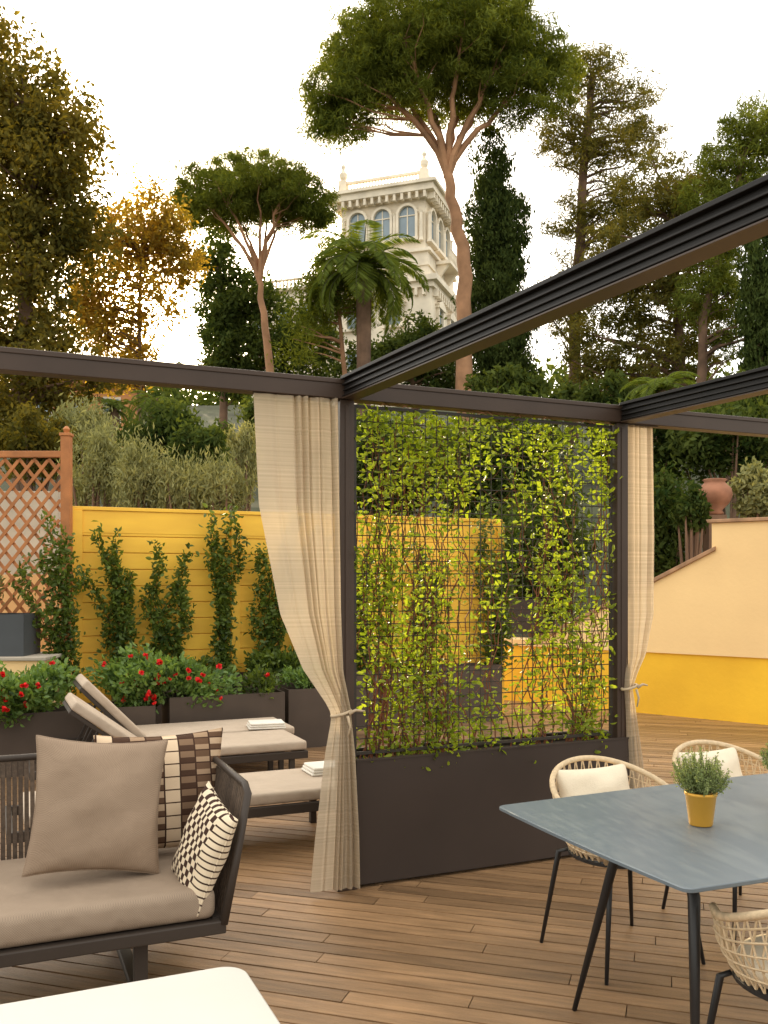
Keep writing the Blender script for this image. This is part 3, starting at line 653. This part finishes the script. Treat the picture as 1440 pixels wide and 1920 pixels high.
# ---------------------------------------------------------------- trees
def tree(name,label,Y,blobs,nc,per,cr,ls,mat,trunk,tr,bark='bark',asp=.45,flat=1.,nb=30,hole=None,fork=None,cat='tree',upd=None,shell=.4):
    s=Y/F
    tp=[P(x,y,Y) for x,y in trunk]; base=Vector((tp[0].x,Y,hz(tp[0].x,Y)-.2)); 
    if tp[0].z>base.z+.3: tp=[base]+tp
    else: base=tp[0].copy()
    r=root(name,label,cat,base)
    w=np.array([b[2]*b[3]*(b[4] if len(b)>4 else 1) for b in blobs],float); idx=rng.choice(len(blobs),nc,p=w/w.sum())
    B=np.array([b[:4] for b in blobs],float)[idx]; q=ball(nc,shell)
    cx=B[:,0]+q[:,0]*B[:,2]; cy=B[:,1]+q[:,2]*B[:,3]; cd=q[:,1]*np.minimum(B[:,2],B[:,3]*(3.2 if fork else 1.6))*s
    C=np.stack([(cx-720)*s,Y+cd,CH-(cy-HY)*s],1)
    for hh in (hole or []):
        keep=((cx-hh[0])/hh[2])**2+((cy-hh[1])/hh[3])**2>1; C=C[keep]; cx=cx[keep]; cy=cy[keep]
    nc=len(C)
    idx=rng.integers(0,nc,nc*per); rad=cr*rng.uniform(.5,1.4,nc)[idx][:,None]
    pos=C[idx]+ball(nc*per,.5)*rad*np.array([1,1,flat])
    dirs=None
    if upd is not None: dirs=rng.normal(size=pos.shape)+np.array([0,0,upd])
    v,f=rhomb(pos,ls,asp,dirs); fast('crown',v,f,mat,r,base)
    mb=MB(); n=len(tp); rad=[tr*(1-.55*i/max(1,n-1)) for i in range(n)]
    pts=[];rr=[]
    for i in range(n-1):
        for t in (0,.33,.66):
            pts.append(tp[i].lerp(tp[i+1],t)+Vector((random.gauss(0,tr*.15),0,0))); rr.append(rad[i]+(rad[i+1]-rad[i])*t)
    pts.append(tp[-1]); rr.append(rad[-1]); mb.tube(pts,rr,8)
    mb.build('trunk',bark,r,smooth=True,off=base)
    mb=MB(); fk=tp[-1]
    if fork:
        zlo=float(np.quantile(C[:,2],.35)); nm_=9; mains=[]
        for i in range(nm_):
            a=2*PI*i/nm_+random.uniform(-.25,.25); rx=float(np.std(C[:,0]))*random.uniform(.9,1.75); ry=float(np.std(C[:,1]))*1.4
            cxm=float(np.mean(C[:,0])); e=Vector((cxm+math.cos(a)*rx,Y+math.sin(a)*ry,zlo+random.uniform(-.1,.25)*(C[:,2].max()-zlo)))
            st_=tp[-1].lerp(tp[-2],random.uniform(0,.35)); Lb=(e-st_).length; hor=Vector((e.x-st_.x,e.y-st_.y,0)); path=[]
            for t in np.linspace(0,1,9):
                path.append(st_+hor*(t**1.25*.75+.25*t)+Vector((0,0,(e.z-st_.z)*(t**.85)))+Vector((random.gauss(0,.025*Lb),random.gauss(0,.025*Lb),random.gauss(0,.015*Lb)))*(t*(1.2-t)*2))
            path[0]=st_; r0=tr*.4
            mb.tube(path,[r0*(1-.75*k/8) for k in range(9)],6); mains.append(path)
        allp=[(p,k,m_) for m_ in mains for k,p in enumerate(m_) if k>=2]
        for i in rng.choice(nc,min(nb,nc),replace=False):
            e=Vector(C[i]); cand=[(p-e).length+max(0,p.z-e.z+.5)*3 for p,k,m_ in allp]; j=int(np.argmin(cand)); p,k,_=allp[j]; Lb=(e-p).length; rb=tr*.36*(1-.75*k/8)*.5
            mid=p.lerp(e,.4)+Vector((random.gauss(0,.06*Lb),random.gauss(0,.06*Lb),-.04*Lb)); mb.tube([p,mid,p.lerp(e,.75)+Vector((random.gauss(0,.05*Lb),0,0)),e],[rb,rb*.7,rb*.5,rb*.2],4)
    else:
      for i in (rng.choice(nc,min(nb,nc),replace=False) if nb else []):
        e=Vector(C[i])
        zt=e.z-random.uniform(.1,.5)*abs((e-fk).length)*.5
        z_=min(max(zt,tp[1].z),fk.z); st_=fk
        for a,b in zip(tp,tp[1:]):
            if a.z<=z_<=b.z: st_=a.lerp(b,(z_-a.z)/max(1e-4,b.z-a.z))
        Lb=(e-st_).length; rb=min(tr*.4,.02*Lb+.03)
        mid=st_.lerp(e,.35)+Vector((random.gauss(0,.04*Lb),random.gauss(0,.04*Lb),.05*Lb+random.gauss(0,.02*Lb))); m2=st_.lerp(e,.7)+Vector((random.gauss(0,.04*Lb),0,random.gauss(0,.03*Lb)))
        mb.tube([st_,mid,m2,e],[rb,rb*.75,rb*.45,rb*.15],5)
    if mb.v: mb.build('limb',bark,r,off=base)
    return r
tree('oak_tree','large backlit oak filling the left edge above the pergola beam',26,
 [(10,180,75,140),(110,250,85,120),(40,380,130,160),(50,560,110,150),(150,430,60,80,.7),(60,700,120,80),(170,700,50,35,.6),(30,800,110,60)],700,62,.55,.092,'oak',[(40,760),(45,600),(60,420),(70,250)],.3,nb=90,upd=-.2,hole=[(250,560,60,60),(375,655,150,90)])
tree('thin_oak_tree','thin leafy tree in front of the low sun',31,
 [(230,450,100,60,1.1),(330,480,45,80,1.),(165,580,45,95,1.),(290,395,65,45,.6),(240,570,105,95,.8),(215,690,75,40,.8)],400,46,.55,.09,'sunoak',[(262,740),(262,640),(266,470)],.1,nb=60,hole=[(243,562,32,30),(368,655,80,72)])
tree('umbrella_pine','tall umbrella pine with wide flat crown at the top of the photo',39,
 [(830,100,215,85,1.8),(645,190,72,78,1.5),(760,75,135,75),(930,75,125,85),(1030,135,62,62,1.3),(850,30,150,45,1.1),(690,120,90,80,1.2),(605,240,40,38,1.1),(980,190,95,35,1.),(760,195,95,30,.8),(900,165,115,40,.9)],1350,115,.62,.14,'pine',[(874,770),(866,640),(872,520),(860,430),(842,370),(838,318)],.42,'pinebark',asp=.15,flat=.55,nb=120,fork=1,upd=.8,shell=.5)
tree('umbrella_pine','smaller umbrella pine left of the villa tower',38,
 [(470,368,155,50,1.6),(390,378,65,48),(550,378,70,52),(470,340,115,30),(600,400,30,28),(350,400,30,30)],460,120,.5,.13,'pine',[(512,760),(500,640),(490,560),(486,520)],.22,'pinebark',asp=.14,flat=.6,nb=70,fork=1,upd=.8,shell=.5)
tree('cypress_tree','dark narrow cypress right of the tall pine trunk',42,
 [(925,330,32,90,1.3),(930,450,58,120,1.3),(935,600,64,130,1.2),(945,720,60,60)],420,110,.55,.12,'cypress',[(935,790),(932,600),(928,400)],.25,asp=.3,nb=0,upd=2.)
tree('twin_trunk_conifer','open airy conifer with twin dark trunks right of the cypress',44,
 [(1110,140,65,50,.9),(1170,200,72,48,1.),(1060,240,60,40,.8),(1130,290,95,50,1.),(1030,250,35,60,.5),(1200,260,55,32,.8),(1080,430,60,80,.7),(1170,400,60,80,.8),(1060,560,50,70,.8)],560,64,.66,.12,'conifer',[(1074,760),(1080,560),(1090,400),(1100,250),(1110,150)],.34,asp=.2,flat=.5,nb=90)
tree('conifer_tree','broad dark conifer behind the twin trunk tree at the right',40,
 [(1240,380,85,95),(1160,520,90,110),(1270,560,100,130),(1120,650,70,80),(1230,690,120,60),(1310,400,65,80)],620,70,.62,.118,'conifer',[(1280,800),(1275,600),(1260,420)],.3,asp=.28,flat=.6,nb=70)
tree('golden_pine','golden lit pine at the upper right edge',37,
 [(1400,245,60,55),(1360,310,65,50),(1440,290,50,80),(1330,370,50,50),(1400,400,70,60),(1350,480,60,70),(1390,600,60,80),(1310,560,50,60,.7)],480,80,.5,.13,'pine',[(1310,800),(1320,600),(1370,400),(1400,280)],.25,'bark',asp=.16,flat=.6,nb=50,upd=.8)
tree('cypress_tree','dark cypress at the right photo edge above the track beam',34,
 [(1425,540,40,110,1.2),(1430,680,48,100,1.2)],170,110,.45,.11,'cypress',[(1425,820),(1425,600),(1425,480)],.2,asp=.3,nb=0,upd=2.)
tree('slender_tree','slender tree with thin reddish trunk left of the palm',34,
 [(620,470,50,50),(640,540,60,60),(590,570,50,60),(560,640,55,50,.7)],150,60,.5,.1,'pine',[(648,740),(640,620),(632,540)],.12,'pinebark',nb=30,asp=.25)
tree('dark_leafy_tree','dark leafy tree behind the smaller umbrella pine',44,
 [(405,470,40,70,.8),(415,580,45,90),(450,640,70,80),(560,650,80,80),(430,710,50,50),(480,560,50,60,.6)],300,76,.65,.13,'dark',[(420,790),(415,600),(410,500)],.25,nb=30)
tree('dark_leafy_tree','dark leafy tree low in front of the villa',43,
 [(770,670,75,55),(700,690,80,50),(820,700,60,50),(790,630,45,45)],190,70,.6,.12,'dark',[(780,800),(775,730),(770,690)],.2,nb=40)
def palm(label,x,y,Y,R,ybase,nf=34,mat='palm',tr=.25):
    c=P(x,y,Y); base=Vector((c.x,Y,hz(c.x,Y)-.1)); r=root('palm_tree',label,'palm',base)
    mb=MB(); mb.tube([base,base.lerp(c,.5),c-Vector((0,0,.1)),c+Vector((0,0,.25))],[tr*1.1,tr,tr*1.15,tr*.5],10); mb.build('trunk','bark',r,off=base)
    cs=[];ds=[];mb=MB()
    for i in range(nf):
        a=i*2.4; el=math.radians(random.uniform(-25,80)); L=R*random.uniform(.85,1.1); h=Vector((math.cos(a),math.sin(a),0)); p=c+Vector((0,0,.1)); pts=[p.copy()]; e=el
        for k in range(12):
            p=p+(h*math.cos(e)+Vector((0,0,math.sin(e))))*L/12; e-=math.radians(9+4*(k/12)); pts.append(p.copy())
        mb.tube(pts,[.03*R/3*(1-.08*k) for k in range(13)],4)
        sd=h.cross(Vector((0,0,1)))
        for k in range(1,13):
            for u_ in (0,.25,.5,.75):
                q=pts[k-1].lerp(pts[k],u_); tg=(pts[k]-pts[k-1]).normalized(); ll=R*.13*math.sin(PI*min(1,(k+u_)/13*.9+.1))
                for s in (-1,1):
                    dd=(sd*s+tg*.7+Vector((0,0,-.35))).normalized(); cs.append(q+dd*ll); ds.append(dd*ll)
    cs=np.array([tuple(x) for x in cs]); dv=np.array([tuple(x) for x in ds]); n=len(cs)
    a=dv; b=unit(np.cross(a,rng.normal(size=(n,3))))*R*.011
    v=np.stack([cs-a,cs+b,cs+a,cs-b],1).reshape(-1,3); fast('crown',v,np.arange(n*4).reshape(n,4),mat,r,base)
    mb.build('frond_rib','green_stem',r,off=base); return r
palm('large palm with arching fronds in front of the villa tower',682,510,33,3.0,700,38)
palm('small palm behind the left pergola beam',290,765,24,1.0,830,26,tr=.16)
palm('young palm beside the low orange house',215,775,26,1.0,830,22,tr=.13)
palm('bright green palm above the second track beam',1240,740,24,1.3,800,26,tr=.15)
# ---------------------------------------------------------------- shrubs
def bush(label,x,y,rx,ry,Y,mat,n,ls,name='garden_shrub',k=34,asp=.4,upd=.5):
    s=Y/F; c=P(x,y,Y); g=hz(c.x,Y); base=Vector((c.x,Y,g-.05)); r=root(name,label,'shrub',base)
    q=ball(k,.4); C=np.stack([c.x+q[:,0]*rx*s*.85,Y+q[:,1]*rx*s*.7,c.z+q[:,2]*ry*s*.85],1); C[:,2]=np.maximum(C[:,2],g+.1)
    i=rng.integers(0,k,n); cr=min(rx,ry)*s*.42; fe=1.7 if upd>1 else 1
    p=C[i]+ball(n,.5)*cr*rng.uniform(.5,1.4,n)[:,None]*np.array([1/fe**.5,1/fe**.5,fe]); v,f=rhomb(p,ls,asp,rng.normal(size=p.shape)+np.array([0,0,upd])); fast('foliage',v,f,mat,r,base)
    mb=MB()
    for q in C[:12]: mb.tube([tuple(base),((base.x+q[0])/2,(base.y+q[1])/2,base.z*.4+q[2]*.6),tuple(q)],[.05,.035,.01],5)
    mb.build('stem','bark',r,off=base)
    return r
bush('grey green shrub just behind the lattice post',175,880,70,80,15,'olive',6500,.05,asp=.22,upd=1.6)
bush('silvery olive shrub directly above the left of the yellow fence',265,905,70,80,14.5,'olive',7000,.05,asp=.22,upd=1.6)
bush('silvery olive shrub above the middle of the yellow fence',350,910,65,70,14.3,'olive',6500,.05,asp=.22,upd=1.6)
bush('low pale shrub peeking over the fence beside the curtain',420,920,55,55,14.1,'olive',4500,.05,asp=.22,upd=1.6)
bush('tall feathery pale shrub left of the big curtain',455,860,36,95,14.8,'olive',4200,.05,asp=.22,upd=1.8)
bush('dark shrub between the pale shrubs above the fence',370,860,60,70,17,'dark',5000,.06)
bush('dark hedge mass behind the small palm',330,825,120,65,22,'dark',7000,.08)
bush('dark hedge mass left behind the lattice screen',60,830,110,70,20,'oak',5000,.07)
bush('olive hedge mass in front of the low orange house',150,820,80,55,21,'olive',5500,.07,asp=.25,upd=1.4)
bush('dark hedge mass above the curtain top',540,800,90,70,24,'dark',7000,.09)
bush('dense dark hedge behind the left half of the wire trellis',720,870,150,120,19,'dark',9000,.08)
bush('dense dark hedge behind the right half of the wire trellis',960,880,150,130,18,'dark',9000,.08)
bush('dark evergreen shrub behind the gap beside the plaster wall',1010,1040,110,120,14.5,'dark',7000,.06)
bush('dark rounded shrub rising behind the sloping coping',1235,1000,100,115,14,'dark',9000,.055)
bush('dark hedge mass below the right pergola beam',1210,830,120,90,20,'dark',7000,.08)
bush('dark hedge mass behind the terracotta urn',1370,830,130,90,19,'dark',8000,.08)
bush('leafy shrub half covering the terracotta urn',1295,955,32,50,13.0,'dark',3000,.05)
bush('pale shrub at the right edge above the plaster wall',1420,920,50,50,13.6,'olive',4000,.05)
bush('deep green shrub at the foot of the cypress',950,740,80,50,30,'dark',5000,.12)
bush('deep green shrub mass under the right conifers',1150,760,150,50,32,'dark',7000,.13)
bush('deep green shrub mass at the right under the golden pine',1380,770,120,60,30,'dark',6000,.12)
c=[]
for i in range(260):
    x=random.uniform(-60,75); y=random.uniform(75,95); c.append((x,y,hz(x,y)+random.uniform(0,3)))
c=np.array(c); ii=rng.integers(0,len(c),26000); p=c[ii]+ball(26000,.5)*np.array([3,2,2.2]); v,f=rhomb(p,.4,.5); o=fast('distant_wood',v,f,'dark'); tag(o,'distant dark wood on the hill behind the trees','wood',kind='stuff')
ub=P(1340,966,13.4); ur=root('terracotta_urn','large round terracotta urn behind the plaster wall','urn',ub)
k_=.84; MB().lathe([(r_*k_,z_*k_) for r_,z_ in [(.12,0),(.16,.03),(.12,.08),(.24,.2),(.3,.34),(.28,.46),(.2,.54),(.17,.58),(.21,.62),(.19,.63)]],n=28).build('body','terracotta',ur,smooth=True)
MB().box(-.13,.13,-.13,.13,-(ub.z-hz(ub.x,13.4)),-.002).build('plinth','bark',ur)
hb=P(130,830,42); hs=root('orange_house','small orange plastered house far behind the lattice','house',(hb.x,44,hz(0,44)),.2)
MB().box(-2.6,2.6,-2,2,-1,2.4).build('wall','orangewall',hs)
MB().prism([(-3,2.4),(3,2.4),(0,3.5)],-2.4,2.4).build('roof','tile',hs)
for x in (-1.5,0,1.5):
    w=MB().box(x-.4,x+.4,-2.06,-2.003,.7,1.9).build('window','stone',hs); MB().box(x-.3,x+.3,-2.09,-2.063,.8,1.8).build('pane','glass',w)

# ---------------------------------------------------------------- villa
w=6.9; a=math.radians(-19.5); R=Matrix.Rotation(a,3,'Z'); cor=R@Vector((w/2,-w/2,0)); Yv=70
vc=Vector((3.156-cor.x,Yv-cor.y,0)); gz=hz(0,Yv)-1; vr=root('villa','cream stone villa with arched belvedere tower between the pines','building',(vc.x,vc.y,0),a)
def zz(y): return CH+(1090-y)*Yv/F
mb=MB().box(-w/2,w/2,-w/2,w/2,zz(470),zz(372)); mb.box(-w/2-.7,w/2+.7,-w/2-.7,w/2+.7,gz,zz(545)); mb.box(-w/2-.3,w/2+.3,-w/2-.3,w/2+.3,zz(545)+.001,zz(470)-.001); mb.build('wall','stone',vr)
def course(h0,h1,e,mbx): mbx.box(-w/2-e,w/2+e,-w/2-e,w/2+e,h0,h1)
mb=MB(); course(zz(372)+.002,zz(364),.35,mb); course(zz(364)+.002,zz(352),.9,mb); course(zz(352)+.002,zz(346),1.15,mb); course(zz(474),zz(468),.55,mb); course(zz(535),zz(525),1.3,mb); course(zz(545),zz(535)-.002,.95,mb); course(zz(500),zz(496),.42,mb)
for k in range(13):
    t=-w/2-.2+(w+.4)*k/12
    for e,z0,z1,m_ in ((.35,zz(364)-.5,zz(364),.85),(.7,zz(545)-.6,zz(545),1.1)):
        mb.box(t-.1,t+.1,-w/2-m_,-w/2-.31,z0,z1-.01); mb.box(w/2+.31,w/2+m_,t-.1,t+.1,z0,z1-.01)
mb.build('cornice','stone',vr)
zb=zz(346)
for sx in (-1,1):
    for sy in (-1,1):
        mb=MB(); x,y=sx*(w/2-.1),sy*(w/2-.1); mb.box(x-.3,x+.3,y-.3,y+.3,zb,zb+1.25); mb.lathe([(.1,1.25),(.3,1.5),(.34,1.8),(.15,2.05),(.12,2.2),(.2,2.4),(.02,2.7)],(x,y,zb),10); mb.build('finial','stone',vr)
for f_ in ('f','r'):
    mb=MB()
    for k in range(24):
        t=-w/2+.5+(w-1)*k/23; x,y=(t,-w/2+.1) if f_=='f' else (w/2-.1,t)
        mb.lathe([(.05,.1),(.1,.35),(.05,.7),(.06,.95)],(x,y,zb),6)
    if f_=='f': mb.box(-w/2+.21,w/2-.41,-w/2-.05,-w/2+.25,zb+.95,zb+1.12); mb.box(-w/2+.21,w/2-.41,-w/2-.05,-w/2+.25,zb,zb+.12)
    else: mb.box(w/2-.25,w/2+.05,-w/2+.21,w/2-.41,zb+.95,zb+1.12); mb.box(w/2-.25,w/2+.05,-w/2+.21,w/2-.41,zb,zb+.12)
    mb.build('balustrade','stone',vr)
def mpf(face):
    if face=='f': return lambda s,d,z:(s,-w/2-d,z)
    return lambda s,d,z:(w/2+d,s,z)
def archpts(cx,z0,zs,r,n=10): return [(cx-r,z0),(cx+r,z0)]+[(cx+r*math.cos(PI*k/n),zs+r*math.sin(PI*k/n)) for k in range(n+1)]
def ring(mb,cx,z0,zs,r,t,d0,d1,mp,n=10):
    o=archpts(cx,z0,zs,r+t,n); i=archpts(cx,z0,zs,r,n); k=len(o)
    for j in range(1,k):
        j2=(j+1)%k; q=[o[j],o[j2],i[j2],i[j]]; vs=[mp(x,d0,z) for x,z in q]+[mp(x,d1,z) for x,z in q]
        mb.add(vs,[(0,1,2,3),(7,6,5,4),(0,4,5,1),(1,5,6,2),(2,6,7,3),(3,7,4,0)])
for face in ('f','r'):
    mp=mpf(face)
    for cx in (-2.05,0,2.05):
        mb=MB(); ring(mb,cx,zz(444),zz(400),.68,.2,.0,.32,mp); mb.prism([(cx-.95,zz(444)-.25),(cx+.95,zz(444)-.25),(cx+.95,zz(444)-.01),(cx-.95,zz(444)-.01)],0,.4,mp)
        wn=mb.build('arched_window','stone',vr)
        mb=MB(); mb.prism(archpts(cx,zz(444),zz(400),.67),.003,.05,mp); mb.build('pane','glass',wn)
        mb=MB(); mb.prism([(cx-.04,zz(444)),(cx+.04,zz(444)),(cx+.04,zz(400)+.6),(cx-.04,zz(400)+.6)],.053,.1,mp); mb.prism([(cx-.66,zz(402)),(cx+.66,zz(402)),(cx+.66,zz(402)+.09),(cx-.66,zz(402)+.09)],.053,.11,mp); mb.build('mullion','stone',wn)
    for cx in (-3.2,-1.03,1.03,3.2):
        MB().tube([mp(cx,.25,z) for z in (zz(452),zz(445),zz(400),zz(396))],[.2,.14,.12,.2],8).build('column','stone',vr)
    for cx,zt in ((-2.1,600),(1.2,600),(-2.1,680),(1.2,680)):
        mb=MB(); z0=zz(zt+10); z1=zz(zt-25)
        def fr(s0,s1,a0,a1,d0,d1): mb.prism([(s0,a0),(s1,a0),(s1,a1),(s0,a1)],d0,d1,mp)
        fr(cx-.75,cx-.55,z0,z1,.7,.95); fr(cx+.55,cx+.75,z0,z1,.7,.95); fr(cx-.9,cx+.9,z1+.002,z1+.25,.7,1.05); fr(cx-.9,cx+.9,z0-.2,z0-.002,.7,1.05)
        mb.prism([(cx-1,z1+.252),(cx+1,z1+.252),(cx,z1+.75)],.7,1.05,mp)
        wn=mb.build('window','stone',vr); m2=MB(); m2.prism([(cx-.549,z0),(cx+.549,z0),(cx+.549,z1),(cx-.549,z1)],.703,.75,mp); m2.build('pane','glass',wn)
mb=MB().box(w/2+.31,w/2+1.5,-1.6,1.6,zz(482),zz(476)).box(w/2+1.38,w/2+1.5,-1.6,1.6,zz(455),zz(453))
for k in range(11): mb.lathe([(.05,0),(.1,.3),(.05,.86)],(w/2+1.44,-1.5+.3*k,zz(476)),6)
for y in (-1.2,1.2): mb.prism([(0,0),(1,0),(0,-1.2)],y-.15,y+.15,lambda s,d,z:(w/2+.31+s,d,zz(482)+z))
mb.build('balcony','stone',vr)
WL=-12.
mb=MB().box(WL,-w/2-.71,-2.5,6,gz,zz(508)); mb.box(WL-.3,-w/2-.71,-2.9,6.3,zz(508)+.002,zz(503)); mb.build('side_wing','stone',vr)
mb=MB().box(WL,-w/2-.75,-2.8,-2.5,zz(488),zz(485))
for k in range(24): mb.lathe([(.06,0),(.12,.25),(.06,.6)],(WL+.1+k*.33,-2.65,zz(503)),6)
mb.build('wing_balustrade','stone',vr)
for k in range(4):
    cx=-11.+k*2.1; wn=MB().box(cx-.7,cx+.7,-2.62,-2.503,zz(580),zz(540)).build('wing_window','stone',vr); MB().box(cx-.5,cx+.5,-2.66,-2.625,zz(578),zz(543)).build('pane','glass',wn)

# ---------------------------------------------------------------- light, world, camera
sd=Vector(((245-720)/F,1,(1090-560)/F)).normalized(); el=math.asin(sd.z); az=math.atan2(sd.x,sd.y)
sl=bpy.data.lights.new('sun','SUN'); sl.energy=5; sl.angle=math.radians(.5); sl.color=(1,.8,.52)
so=bpy.data.objects.new('sun',sl); COL.objects.link(so); so.rotation_euler=(-sd).to_track_quat('-Z','Y').to_euler()
wd=bpy.data.worlds.new('World'); bpy.context.scene.world=wd; wd.use_nodes=True; nt=wd.node_tree; nt.nodes.clear(); L=nt.links.new
out=N(nt,'ShaderNodeOutputWorld'); sky=N(nt,'ShaderNodeTexSky'); sky.sky_type='NISHITA'; sky.sun_disc=False; sky.sun_elevation=el; sky.sun_rotation=az; sky.dust_density=2.
b1=N(nt,'ShaderNodeBackground',Strength=.08); L(sky.outputs[0],b1.inputs[0])
tc=N(nt,'ShaderNodeTexCoord'); dp=N(nt,'ShaderNodeVectorMath',operation='DOT_PRODUCT'); nm=N(nt,'ShaderNodeVectorMath',operation='NORMALIZE'); L(tc.outputs['Generated'],nm.inputs[0]); L(nm.outputs[0],dp.inputs[0]); dp.inputs[1].default_value=sd
mx=N(nt,'ShaderNodeMath',operation='MAXIMUM'); L(dp.outputs['Value'],mx.inputs[0]); mx.inputs[1].default_value=0
p1=N(nt,'ShaderNodeMath',operation='POWER'); L(mx.outputs[0],p1.inputs[0]); p1.inputs[1].default_value=30
p2=N(nt,'ShaderNodeMath',operation='POWER'); L(mx.outputs[0],p2.inputs[0]); p2.inputs[1].default_value=2500
g1=N(nt,'ShaderNodeBackground'); g1.inputs[0].default_value=(1,.8,.5,1); s1=N(nt,'ShaderNodeMath',operation='MULTIPLY'); L(p1.outputs[0],s1.inputs[0]); s1.inputs[1].default_value=6.5; 
s2=N(nt,'ShaderNodeMath',operation='MULTIPLY_ADD'); L(p2.outputs[0],s2.inputs[0]); s2.inputs[1].default_value=60; L(s1.outputs[0],s2.inputs[2]); L(s2.outputs[0],g1.inputs[1])
hzb=N(nt,'ShaderNodeBackground'); hzb.inputs[0].default_value=(1,.945,.84,1)
mr=N(nt,'ShaderNodeMapRange'); mr.inputs['From Min'].default_value=-1; mr.inputs['From Max'].default_value=1; mr.inputs['To Min'].default_value=1.3; mr.inputs['To Max'].default_value=2.3; L(dp.outputs['Value'],mr.inputs[0]); L(mr.outputs[0],hzb.inputs[1])
a1=N(nt,'ShaderNodeAddShader'); a2=N(nt,'ShaderNodeAddShader'); L(b1.outputs[0],a1.inputs[0]); L(hzb.outputs[0],a1.inputs[1]); L(a1.outputs[0],a2.inputs[0]); L(g1.outputs[0],a2.inputs[1]); L(a2.outputs[0],out.inputs[0])
cm=bpy.data.cameras.new('camera'); co=bpy.data.objects.new('camera',cm); COL.objects.link(co); co.location=(0,0,CH); co.rotation_euler=(PI/2,0,0)
cm.sensor_width=36; cm.lens=F/1920*36; cm.shift_y=(HY-960)/1920; cm.clip_end=1500; cm.clip_start=.05
sc_=bpy.context.scene; sc_.camera=co
sc_.view_settings.view_transform='Standard'; sc_.view_settings.look='None'; sc_.view_settings.exposure=0
